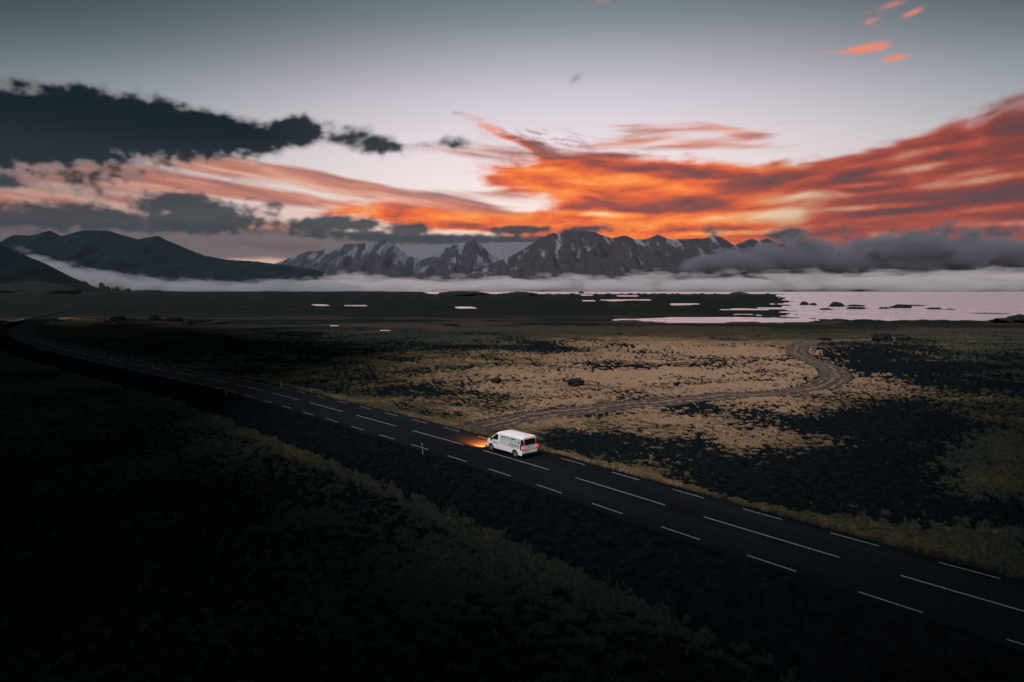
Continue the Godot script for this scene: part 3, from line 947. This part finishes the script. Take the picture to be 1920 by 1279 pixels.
func van_panel(zs: Callable, y0: float, y1: float, out: float, side: float, nz := 10, ny := 8) -> ArrayMesh:
	var pos := PackedVector3Array()
	var uv := PackedVector2Array()
	for i in ny:
		var y := lerpf(y0, y1, i / (ny - 1.0))
		var e: Vector2 = zs.call(y)
		for k in nz:
			var z := lerpf(e.x, e.y, k / (nz - 1.0))
			pos.append(Vector3(side * (van_side(z, y) + out), y, z))
			uv.append(Vector2(k / (nz - 1.0), 1.0 - i / (ny - 1.0)))
	return sheet(pos, ny, nz, PackedColorArray(), uv, side < 0.0)

func box(size: Vector3, r := 0.02) -> ArrayMesh:    # a box with chamfered edges
	var st := SurfaceTool.new()
	st.begin(Mesh.PRIMITIVE_TRIANGLES)
	var h := size * 0.5
	r = minf(r, minf(h.x, minf(h.y, h.z)) * 0.9)
	var face := func(pts: Array):
		var c := Vector3.ZERO
		for p in pts: c += p
		var n: Vector3 = (pts[1] - pts[0]).cross(pts[2] - pts[0])
		var q := pts.duplicate()
		if n.dot(c) > 0.0: q.reverse()
		st.set_smooth_group(-1)
		for i in range(1, q.size() - 1):
			st.add_vertex(q[0]); st.add_vertex(q[i]); st.add_vertex(q[i + 1])
	for a in 3:
		var b := (a + 1) % 3
		var c := (a + 2) % 3
		for s in [-1.0, 1.0]:
			var pts := []
			for k in [[-1, -1], [1, -1], [1, 1], [-1, 1]]:
				var p := Vector3.ZERO
				p[a] = s * h[a]; p[b] = k[0] * (h[b] - r); p[c] = k[1] * (h[c] - r)
				pts.append(p)
			face.call(pts)
			for t in [-1.0, 1.0]:
				var e := []
				for k in [[0, -1], [0, 1], [1, 1], [1, -1]]:
					var p := Vector3.ZERO
					p[a] = s * (h[a] - (r if k[0] else 0.0)); p[b] = t * (h[b] - (0.0 if k[0] else r)); p[c] = k[1] * (h[c] - r)
					e.append(p)
				face.call(e)
	for i in [-1.0, 1.0]:
		for j in [-1.0, 1.0]:
			for k in [-1.0, 1.0]:
				face.call([Vector3(i * h.x, j * (h.y - r), k * (h.z - r)), Vector3(i * (h.x - r), j * h.y, k * (h.z - r)), Vector3(i * (h.x - r), j * (h.y - r), k * h.z)])
	st.generate_normals()
	return st.commit()

func lathe(profile: Array, steps := 24) -> ArrayMesh:    # radius, x; turned round the x axis
	var pos := PackedVector3Array()
	for p in profile:
		for k in steps + 1:
			var a := TAU * k / steps
			pos.append(Vector3(p[1], cos(a) * p[0], sin(a) * p[0]))
	return sheet(pos, profile.size(), steps + 1, PackedColorArray(), PackedVector2Array(), false)

func side_print() -> ImageTexture:
	var w := 512
	var h := 256
	var im := Image.create(w, h, false, Image.FORMAT_RGB8)
	im.fill(lin(0.60, 0.64, 0.65))
	var teal := lin(0.03, 0.13, 0.15)
	var navy := lin(0.012, 0.03, 0.065)
	var soft := lin(0.24, 0.34, 0.37)
	var dim := lin(0.13, 0.22, 0.25)
	var rng := RandomNumberGenerator.new()
	rng.seed = 5
	# two rows of framed pictures above the waistline
	for k in 6:
		var x := 24 + k * 80
		im.fill_rect(Rect2i(x, 26, 66, 104), soft)
		im.fill_rect(Rect2i(x + 6, 34, 54, 38), lin(0.42, 0.50, 0.53))
		im.fill_rect(Rect2i(x + 6, 82, 54, 44), lin(0.38, 0.47, 0.50))
		for q in 9:
			im.fill_rect(Rect2i(x + 8 + rng.randi() % 40, 36 + rng.randi() % 28, 5 + rng.randi() % 12, 4 + rng.randi() % 8), [teal, dim, navy][rng.randi() % 3])
			im.fill_rect(Rect2i(x + 8 + rng.randi() % 40, 84 + rng.randi() % 34, 4 + rng.randi() % 10, 4 + rng.randi() % 8), [dim, soft, dim][rng.randi() % 3])
	im.fill_rect(Rect2i(68, 42, 48, 22), teal)
	im.fill_rect(Rect2i(262, 34, 104, 30), lin(0.02, 0.10, 0.10))
	im.fill_rect(Rect2i(150, 38, 52, 22), dim)
	im.fill_rect(Rect2i(458, 84, 26, 40), navy)
	# the figures along the lower half
	im.fill_rect(Rect2i(28, 152, 34, 12), navy)
	im.fill_rect(Rect2i(42, 160, 16, 40), navy)
	im.fill_rect(Rect2i(102, 172, 54, 14), navy)
	im.fill_rect(Rect2i(92, 178, 20, 6), dim)
	for k in 120:
		im.fill_rect(Rect2i(228 + k * 2, 150 + k / 8, 3, 12), navy)
	for q in [[238, 180, 22, 10], [262, 176, 14, 24], [290, 190, 34, 26], [330, 172, 16, 20], [352, 178, 26, 8], [358, 186, 14, 18], [230, 208, 14, 18], [400, 172, 20, 34], [450, 176, 22, 22], [452, 216, 22, 24], [420, 206, 18, 8], [310, 224, 40, 8], [84, 214, 60, 6], [380, 220, 12, 20], [276, 222, 20, 14]]:
		im.fill_rect(Rect2i(q[0], q[1], q[2], q[3]), [navy, dim, lin(0.05, 0.10, 0.15)][(q[0] / 2) % 3])
	im.fill_rect(Rect2i(26, 136, 470, 3), soft)
	return ImageTexture.create_from_image(im)

func door_print() -> ImageTexture:
	var im := Image.create(96, 64, false, Image.FORMAT_RGB8)
	im.fill(lin(0.60, 0.64, 0.65))
	for y in 64:
		for x in 96:
			var p := Vector2((x - 36) / 30.0, (y - 30) / 24.0)
			var a := p.angle() + p.length() * 3.0
			if p.length() < 1.0 and p.length() > 0.35 and sin(a * 3.0) > -0.1:
				im.set_pixel(x, y, lin(0.05, 0.15, 0.19))
	im.fill_rect(Rect2i(72, 30, 22, 7), lin(0.02, 0.05, 0.09))
	return ImageTexture.create_from_image(im)

func glow(c: Color, energy: float) -> StandardMaterial3D:
	var m := mat(c, 0.3)
	m.emission_enabled = true
	m.emission = c
	m.emission_energy_multiplier = energy
	return m

func make_van() -> void:
	var rear := ground(967, 858, 0.07)
	var dir := Vector2.ZERO
	for i in road_line.size():
		if road_line[i].y < -62.5:
			dir = (road_line[i + 1] - road_line[i - 1]).normalized()
			break
	var fwd := Vector3(dir.x, 0, dir.y)
	var right := Vector3(-dir.y, 0, dir.x)
	var van := thing("van", rear + fwd * AXLE + right * 0.86 + Vector3(0, 0.015, 0))
	van.basis = Basis(right, Vector3.UP, -fwd)
	tag(van, "white panel van with printed sides and lit red tail lights driving away", "van")
	var white := mat(lin(0.80, 0.81, 0.82), 0.28)
	white.clearcoat_enabled = true
	white.clearcoat = 0.5
	white.clearcoat_roughness = 0.1
	var black := mat(lin(0.012, 0.013, 0.014), 0.55)
	var glass := mat(lin(0.008, 0.012, 0.014), 0.08)
	# body shell: rings from nose to tail
	var zs := []
	var z := NOSE
	while z < TAIL:
		zs.append(z)
		z += 0.045
	zs.append(TAIL)
	var ring := 31
	var pos := PackedVector3Array()
	for zz in zs:
		var s := van_section(zz)
		for k in ring:
			var t := k / (ring - 1.0) * 2.0 - 1.0
			var side := signf(t) if t != 0.0 else 1.0
			var a := 1.0 - absf(t)                     # 0 at the sill, 1 on the roof's middle
			var y: float
			var x: float
			if a < 0.30:
				y = lerpf(s.y, s.z, a / 0.30)
				x = van_side(zz, y)
			elif a < 0.66:
				y = lerpf(s.z, s.w, (a - 0.30) / 0.36)
				x = van_side(zz, y)
			else:
				var u := (a - 0.66) / 0.34
				var edge := van_side(zz, s.w)
				x = edge * (1.0 - u)
				y = s.w + 0.045 * (1.0 - pow(1.0 - u, 2.0))
			pos.append(Vector3(x * side, y, zz))
	# closed nose and tail
	var all := PackedVector3Array()
	for k in ring: all.append(Vector3(0, 0.62, NOSE - 0.02))
	for k in ring: all.append(Vector3(pos[k].x * 0.9, lerpf(pos[k].y, 0.62, 0.1), NOSE - 0.02))
	all.append_array(pos)
	var last := pos.size() - ring
	for k in ring: all.append(Vector3(pos[last + k].x * 0.985, lerpf(pos[last + k].y, 1.1, 0.02), TAIL + 0.02))
	for k in ring: all.append(Vector3(0, 1.1, TAIL + 0.03))
	put("body", sheet(all, zs.size() + 4, ring, PackedColorArray(), PackedVector2Array(), true), white, van)
	var under := put("underbody", box(Vector3(1.5, 0.22, 4.9), 0.05), black, van)
	under.position = Vector3(0, 0.36, 0)
	# glass
	for side in [-1.0, 1.0]:
		put("door_window", van_panel(func(y): return Vector2(lerpf(-1.72, -1.12, clampf((y - 1.17) / 0.50, 0.0, 1.0)), -0.72), 1.17, 1.70, 0.006, side), glass, van)
		put("sill_trim", van_panel(func(_y): return Vector2(-1.28, 1.28), 0.30, 0.37, 0.012, side, 20, 3), black, van)
		var mirror := put("mirror", box(Vector3(0.16, 0.26, 0.12), 0.04), black, van)
		mirror.position = Vector3(side * 1.09, 1.22, -1.55)
	var wind := PackedVector3Array()
	for i in 8:
		var zz := lerpf(-1.86, -1.08, i / 7.0)
		for k in 13:
			var u := k / 12.0 * 2.0 - 1.0
			var s := van_section(zz)
			var e := van_side(zz, s.w) * 0.93
			wind.append(Vector3(u * e, s.w + 0.045 * (1.0 - u * u) + 0.008, zz - 0.004))
	put("windscreen", sheet(wind, 8, 13, PackedColorArray(), PackedVector2Array(), false), glass, van)
	# print on the sides
	var pic := mat(Color.WHITE, 0.35)
	pic.albedo_texture = side_print()
	var pic2 := mat(Color.WHITE, 0.35)
	pic2.albedo_texture = door_print()
	var left := put("side_print", van_panel(func(y): return Vector2(-0.50, 2.50) if y > 0.80 else Vector2(-0.50, 1.26), 0.80, 1.80, 0.005, -1.0, 16, 12), pic, van)
	left.set_meta("label", "side panel printed with rows of small teal and navy pictures")
	put("door_print", van_panel(func(_y): return Vector2(-1.45, -0.62), 0.72, 1.08, 0.005, -1.0), pic2, van)
	put("side_print", van_panel(func(_y): return Vector2(-0.50, 2.50), 0.80, 1.80, 0.005, 1.0, 16, 12), pic, van)
	var groove := mat(lin(0.10, 0.11, 0.115), 0.8)
	for side in [-1.0, 1.0]:
		put("door_seam", van_panel(func(_y): return Vector2(-0.60, -0.585), 0.42, 1.75, 0.007, side, 2, 8), groove, van)
		put("slide_rail", van_panel(func(_y): return Vector2(0.55, 2.40), 1.02, 1.055, 0.010, side, 10, 3), groove, van)
		put("corner_strip", van_panel(func(_y): return Vector2(2.44, 2.60), 0.78, 1.74, 0.008, side, 4, 8), black, van)
	# the back
	var back := TAIL + 0.034
	var tail_door := func(called: String, x0: float, x1: float, y0: float, y1: float, lean: float, m: Material, deep := 0.02) -> MeshInstance3D:
		var o := put(called, box(Vector3(x1 - x0, y1 - y0, deep), 0.035), m, van)
		o.position = Vector3((x0 + x1) * 0.5, (y0 + y1) * 0.5, back + deep * 0.5 - 0.014)
		o.rotation.x = lean
		return o
	tail_door.call("rear_door", -0.74, 0.74, 0.46, 1.86, 0.0, white)
	var pane: MeshInstance3D = tail_door.call("rear_window", -0.66, 0.66, 1.22, 1.74, -0.03, glass, 0.04)
	pane.set_meta("label", "dark rear window")
	tail_door.call("rear_bumper", -0.93, 0.93, 0.30, 0.50, 0.0, black, 0.14)
	var handle: MeshInstance3D = tail_door.call("plate_recess", -0.62, -0.08, 0.76, 0.815, 0.0, black, 0.035)
	handle.rotation.z = 0.0
	var seam: MeshInstance3D = tail_door.call("door_crease", -0.08, 0.72, 0.80, 0.815, 0.0, groove, 0.028)
	seam.rotation.z = 0.02
	var plate: MeshInstance3D = tail_door.call("number_plate", -0.60, -0.10, 0.585, 0.70, 0.0, mat(lin(0.66, 0.62, 0.66), 0.5), 0.03)
	var ink := mat(lin(0.10, 0.12, 0.22), 0.6)
	for k in 5:
		var g := put("character", box(Vector3(0.05, 0.055, 0.004), 0.001), ink, plate)
		g.position = Vector3(-0.17 + k * 0.075 + (0.03 if k > 1 else 0.0), 0.0, 0.0165)
	var badge: MeshInstance3D = tail_door.call("badge", -0.17, 0.07, 0.985, 1.04, 0.0, mat(lin(0.05, 0.07, 0.075), 0.3, 0.5), 0.032)
	badge.rotation.z = 0.02
	for x in [-0.42, 0.30]:
		var wiper := put("wiper", box(Vector3(0.035, 0.22, 0.03), 0.01), black, van)
		wiper.position = Vector3(x, 1.17, back + 0.03)
		wiper.rotation.z = 0.55
	var lens := glow(lin(1.0, 0.085, 0.045), 1.5)
	var dull := mat(lin(0.16, 0.012, 0.012), 0.2)
	for side in [-1.0, 1.0]:
		var cluster := put("tail_light", box(Vector3(0.17, 0.92, 0.09), 0.03), black, van)
		cluster.position = Vector3(side * 0.845, 1.23, back - 0.01)
		var lamp := put("lamp", box(Vector3(0.16, 0.26, 0.07), 0.05), lens, cluster)
		lamp.position = Vector3(side * 0.015, -0.20, 0.03)
		var dead := put("reflector", box(Vector3(0.14, 0.16, 0.05), 0.03), dull, cluster)
		dead.position = Vector3(0.0, 0.03, 0.03)
		var rev := put("reversing_lamp", box(Vector3(0.12, 0.08, 0.05), 0.02), mat(lin(0.6, 0.6, 0.6), 0.2), cluster)
		rev.position = Vector3(0.0, -0.38, 0.03)
		var l := OmniLight3D.new()
		l.name = "tail_glow"
		l.light_color = Color(1.0, 0.16, 0.08)
		l.light_energy = 0.02
		l.light_size = 0.08
		l.omni_range = 12.0
		l.omni_attenuation = 2.0
		l.shadow_enabled = true
		van.add_child(l, true)
		l.position = Vector3(side * 0.86, 1.03, back + 0.14)
	var brake := put("brake_light", box(Vector3(0.26, 0.055, 0.06), 0.015), glow(lin(1.0, 0.15, 0.06), 1.3), van)
	brake.position = Vector3(-0.02, 1.825, back + 0.01)
	var aerial := put("aerial", box(Vector3(0.06, 0.05, 0.14), 0.02), black, van)
	aerial.position = Vector3(-0.04, 2.005, 2.05)
	# front
	for side in [-1.0, 1.0]:
		var hl := put("headlight", box(Vector3(0.30, 0.20, 0.28), 0.06), glow(lin(1.0, 0.80, 0.55), 2.0), van)
		hl.position = Vector3(side * 0.60, 0.84, -2.46)
		var beam := SpotLight3D.new()
		beam.name = "headlight_beam"
		beam.light_color = Color(1.0, 0.44, 0.18)
		beam.light_energy = 1400.0
		beam.spot_angle = 26.0
		beam.spot_angle_attenuation = 1.0
		beam.spot_range = 40.0
		beam.spot_attenuation = 2.0
		beam.light_size = 0.06
		beam.shadow_enabled = true
		van.add_child(beam, true)
		beam.position = Vector3(side * 0.60, 0.80, -2.78)
		beam.rotation = Vector3(deg_to_rad(-28.0), deg_to_rad(-7.0), 0)
	var bump := put("front_bumper", box(Vector3(1.5, 0.30, 0.24), 0.10), black, van)
	bump.position = Vector3(0, 0.46, -2.62)
	# wheels
	var tyre := lathe([[0.20, -0.09], [0.30, -0.11], [0.335, -0.08], [0.34, 0.0], [0.335, 0.08], [0.30, 0.11], [0.20, 0.09]])
	var rim := lathe([[0.0, 0.075], [0.05, 0.085], [0.12, 0.07], [0.19, 0.085], [0.205, 0.095], [0.21, 0.06]])
	var rubber := mat(lin(0.012, 0.012, 0.013), 0.85)
	var steel := mat(lin(0.28, 0.29, 0.30), 0.4, 0.6)
	for a in [-AXLE, AXLE]:
		for side in [-1.0, 1.0]:
			var wheel := Node3D.new()
			wheel.name = "wheel"
			van.add_child(wheel, true)
			wheel.position = Vector3(side * 0.855, 0.335, a)
			wheel.rotation.y = PI if side < 0.0 else 0.0
			put("tyre", tyre, rubber, wheel)
			put("rim", rim, steel, wheel)

# ---------------------------------------------------------------- marker posts
func make_posts() -> void:
	var body := mat(lin(0.52, 0.30, 0.045), 0.6)
	var band := mat(lin(0.015, 0.015, 0.015), 0.6)
	var shine := mat(lin(0.6, 0.6, 0.56), 0.25)
	var spots := [
		[793, 852, 0.14, "yellow roadside marker post leaning left on the near verge beside the van"],
		[424, 741, 0.02, "yellow marker post on the near verge, next one along the road ahead of the van"],
		[527, 727, 0.05, "small marker post on the far side of the road ahead of the van"],
		[287, 690, -0.04, "marker post far up the near verge towards the left bend"]]
	for s in spots:
		var g := ground(s[0], s[1], -0.05)
		var y: float = minf(land(g.x, g.z, false)[0], 0.1)
		var p := thing("marker_post", Vector3(g.x, y, g.z))
		p.rotation = Vector3(0.03, 0.86, s[2])
		tag(p, s[3], "post", "roadside marker posts")
		var b := put("post", box(Vector3(0.13, 1.16, 0.06), 0.025), body, p)
		b.position.y = 0.46
		var t := put("band", box(Vector3(0.134, 0.14, 0.064), 0.02), band, p)
		t.position.y = 0.80
		var r := put("reflector", box(Vector3(0.06, 0.10, 0.072), 0.01), shine, p)
		r.position.y = 0.93

# ---------------------------------------------------------------- rocks
func rock_mesh(seed_: int, size: Vector3, jag: float) -> ArrayMesh:
	var n := noise(seed_, 1.1, 4, FastNoiseLite.TYPE_SIMPLEX_SMOOTH, 0.6)
	var c := noise(seed_ + 3, 1.6, 1, FastNoiseLite.TYPE_CELLULAR)
	var rows := 22
	var cols := 40
	var pos := PackedVector3Array()
	for i in rows:
		var a := PI * 0.60 * i / (rows - 1.0)
		for j in cols:
			var b := TAU * (j % (cols - 1)) / (cols - 1.0)
			var d := Vector3(sin(a) * cos(b), cos(a), sin(a) * sin(b))
			var r := 1.0 + n.get_noise_3dv(d * 1.3) * jag + c.get_noise_3dv(d) * jag * 0.35
			var p := d * r
			p.y = maxf(p.y, -0.35)
			pos.append(Vector3(p.x * size.x * 0.5, p.y * size.y, p.z * size.z * 0.5))
	return sheet(pos, rows, cols, PackedColorArray(), PackedVector2Array(), true)

var rock_mat: StandardMaterial3D
var rock_seed := 200

# px, py: where its foot stands in the photograph; w, h: its size there
func rock(called: String, label: String, category: String, px: float, py: float, w: float, h: float, group := "", jag := 0.55, level := 0.0, m: Material = null) -> void:
	var g := ground(px, py, level)
	var k := -g.z / FOCAL
	rock_seed += 7
	var o := put(numbered(called), rock_mesh(rock_seed, Vector3(w * k, h * k * 0.9, w * k * 0.7), jag), m if m else rock_mat)
	o.position = g
	o.rotation.y = fmod(rock_seed * 0.37, 0.7) - 0.35
	tag(o, label, category, group)

func make_rocks() -> void:
	rock_mat = mat(lin(0.014, 0.019, 0.020), 0.9)
	rock_mat.albedo_texture = noise_tex(121, 0.03, 5, 0.5, 1.0, 256)
	rock_mat.uv1_triplanar = true
	rock_mat.uv1_world_triplanar = true
	rock_mat.uv1_scale = Vector3(0.2, 0.2, 0.2)
	rock_mat.metallic_specular = 0.2
	# sea rocks in the lagoon
	var sea := "rocks standing in the lagoon"
	for r in [[1508, 572, 16, 7, "blocky rock at the left end of the lagoon rocks"], [1525, 572.5, 14, 5, "low rock touching the blocky rock at the lagoon's left end"], [1568, 575, 30, 9, "pointed sea rock with a small spire in the lagoon"], [1604, 574.5, 36, 3.5, "thin flat reef behind the pointed sea rock"], [1548, 581, 26, 3.5, "small flat skerry nearest the lagoon's left shore"],
			[1606, 579.5, 44, 4.5, "long low reef in the middle of the lagoon"], [1690, 577.5, 42, 7, "largest knobbly sea rock right of the lagoon's middle"], [1657, 579, 18, 4, "small rock just left of the largest sea rock"], [1712, 573.5, 40, 2.5, "faint reef behind the largest sea rock"], [1752, 580, 30, 4, "smooth low sea rock towards the right of the lagoon"], [1782, 580.5, 20, 2, "last thin skerry at the right of the lagoon rocks"], [1860, 588, 60, 1.5, "thin sandbar near the lagoon's right side"]]:
		rock("sea_rock", r[4], "rock", r[0], r[1], r[2], r[3], sea, 0.55, -0.5)
	# on the plain
	rock("boulder", "dark boulder lying on the pale moss beyond the track junction", "boulder", 1080, 719, 34, 12)
	rock("boulder", "small dark boulder on the moss edge left of the bigger one", "boulder", 930, 715, 20, 8)
	rock("boulder", "black pointed rock mound at the far right of the pale moss", "boulder", 1655, 636, 34, 13)
	rock("boulder", "low black rock just right of the pointed rock mound", "boulder", 1690, 636, 22, 5)
	rock("boulder", "single black block beside the pointed rock mound", "boulder", 1703, 636, 11, 7)
	rock("boulder", "flat dark tussock mound where the track ends", "boulder", 1546, 636, 24, 4)
	rock("rock_mound", "large black bank at the right edge of the lagoon shore", "rock", 1915, 606, 90, 15)
	for r in [[290, 600, 22, 11, "sharp dark rock, tallest of the cluster on the left plain"], [325, 602, 34, 8, "sloping dark rock right of the tallest one on the left plain"], [222, 600, 34, 8, "rounded dark mound at the left end of the rock cluster"], [362, 605, 40, 5, "low rock ridge in the middle of the left cluster"], [388, 603, 26, 6, "small peaked rock in the right half of the left cluster"], [412, 607, 30, 4, "last low rock at the right end of the left cluster"]]:
		rock("boulder", r[4], "boulder", r[0], r[1], r[2], r[3], "rock cluster on the left plain")
	# outcrops on the skyline
	rock("rock_outcrop", "broad domed black outcrop on the left skyline", "outcrop", 148, 549, 52, 26, "", 0.3)
	for r in [[191, 549, 15, 20, "upright black crag, first and tallest of the skyline crags"], [203, 549, 12, 14, "second crag close behind the tallest skyline crag"], [213, 549, 20, 9, "sloping shoulder of rock after the two crags"], [220, 549, 5, 13, "thin rock needle among the skyline crags"], [238, 549, 20, 9, "squat crag at the right end of the skyline crags"], [280, 549, 80, 6, "long low rocky rise right of the skyline crags"]]:
		rock("rock_outcrop", r[4], "outcrop", r[0], r[1], r[2], r[3], "crags on the left skyline", 0.4)
	rock("rock_outcrop", "long black mound on the left skyline under the hillside", "outcrop", 60, 552, 170, 26, "", 0.2)
	for r in [[870, 555, 110, 10, "left half of the flat dark knoll in the middle of the plain"], [975, 556, 76, 10, "right half of the dark knoll in the middle of the plain"], [1090, 550, 12, 4, "lone rock on the shoreline under the mountains"], [1385, 551, 34, 4, "cluster of dark rocks on the far shoreline"]]:
		rock("knoll", r[4], "knoll", r[0], r[1], r[2], r[3], "", 0.3)

# ---------------------------------------------------------------- the scene
func _ready() -> void:
	var cam := Camera3D.new()
	cam.name = "camera"
	cam.position = Vector3(0, EYE, 0)
	cam.rotation = Vector3(-TILT, 0, 0)
	cam.fov = rad_to_deg(2.0 * atan(639.5 / FOCAL))
	cam.near = 0.5
	cam.far = 120000.0
	cam.current = true
	add_child(cam)

	var env := Environment.new()
	env.background_mode = Environment.BG_SKY
	var pano := PanoramaSkyMaterial.new()
	pano.panorama = make_sky()
	env.sky = Sky.new()
	env.sky.sky_material = pano
	env.tonemap_mode = Environment.TONE_MAPPER_LINEAR
	env.tonemap_exposure = 1.0
	env.sdfgi_enabled = true
	env.ssao_enabled = true
	env.ssil_enabled = true
	env.volumetric_fog_enabled = true
	env.volumetric_fog_density = 0.0
	env.fog_enabled = true
	env.fog_density = 0.0000035
	env.fog_light_color = lin(0.70, 0.74, 0.95)
	var we := WorldEnvironment.new()
	we.name = "environment"
	we.environment = env
	add_child(we)

	var sun := DirectionalLight3D.new()
	sun.name = "dusk_glow"
	sun.light_color = Color(1.0, 0.945, 0.935)
	sun.light_energy = 1.6
	sun.light_angular_distance = 5.0
	sun.shadow_enabled = true
	sun.rotation = Vector3(deg_to_rad(-47.0), deg_to_rad(-28.6), 0)
	add_child(sun)
	print("sky ", Time.get_ticks_msec())

	make_ground()
	print("ground ", Time.get_ticks_msec())
	make_mountains()
	make_shading_mountain()
	make_water()
	make_road()
	make_track()
	make_van()
	make_posts()
	make_rocks()
	make_mist()
	print("done ", Time.get_ticks_msec())
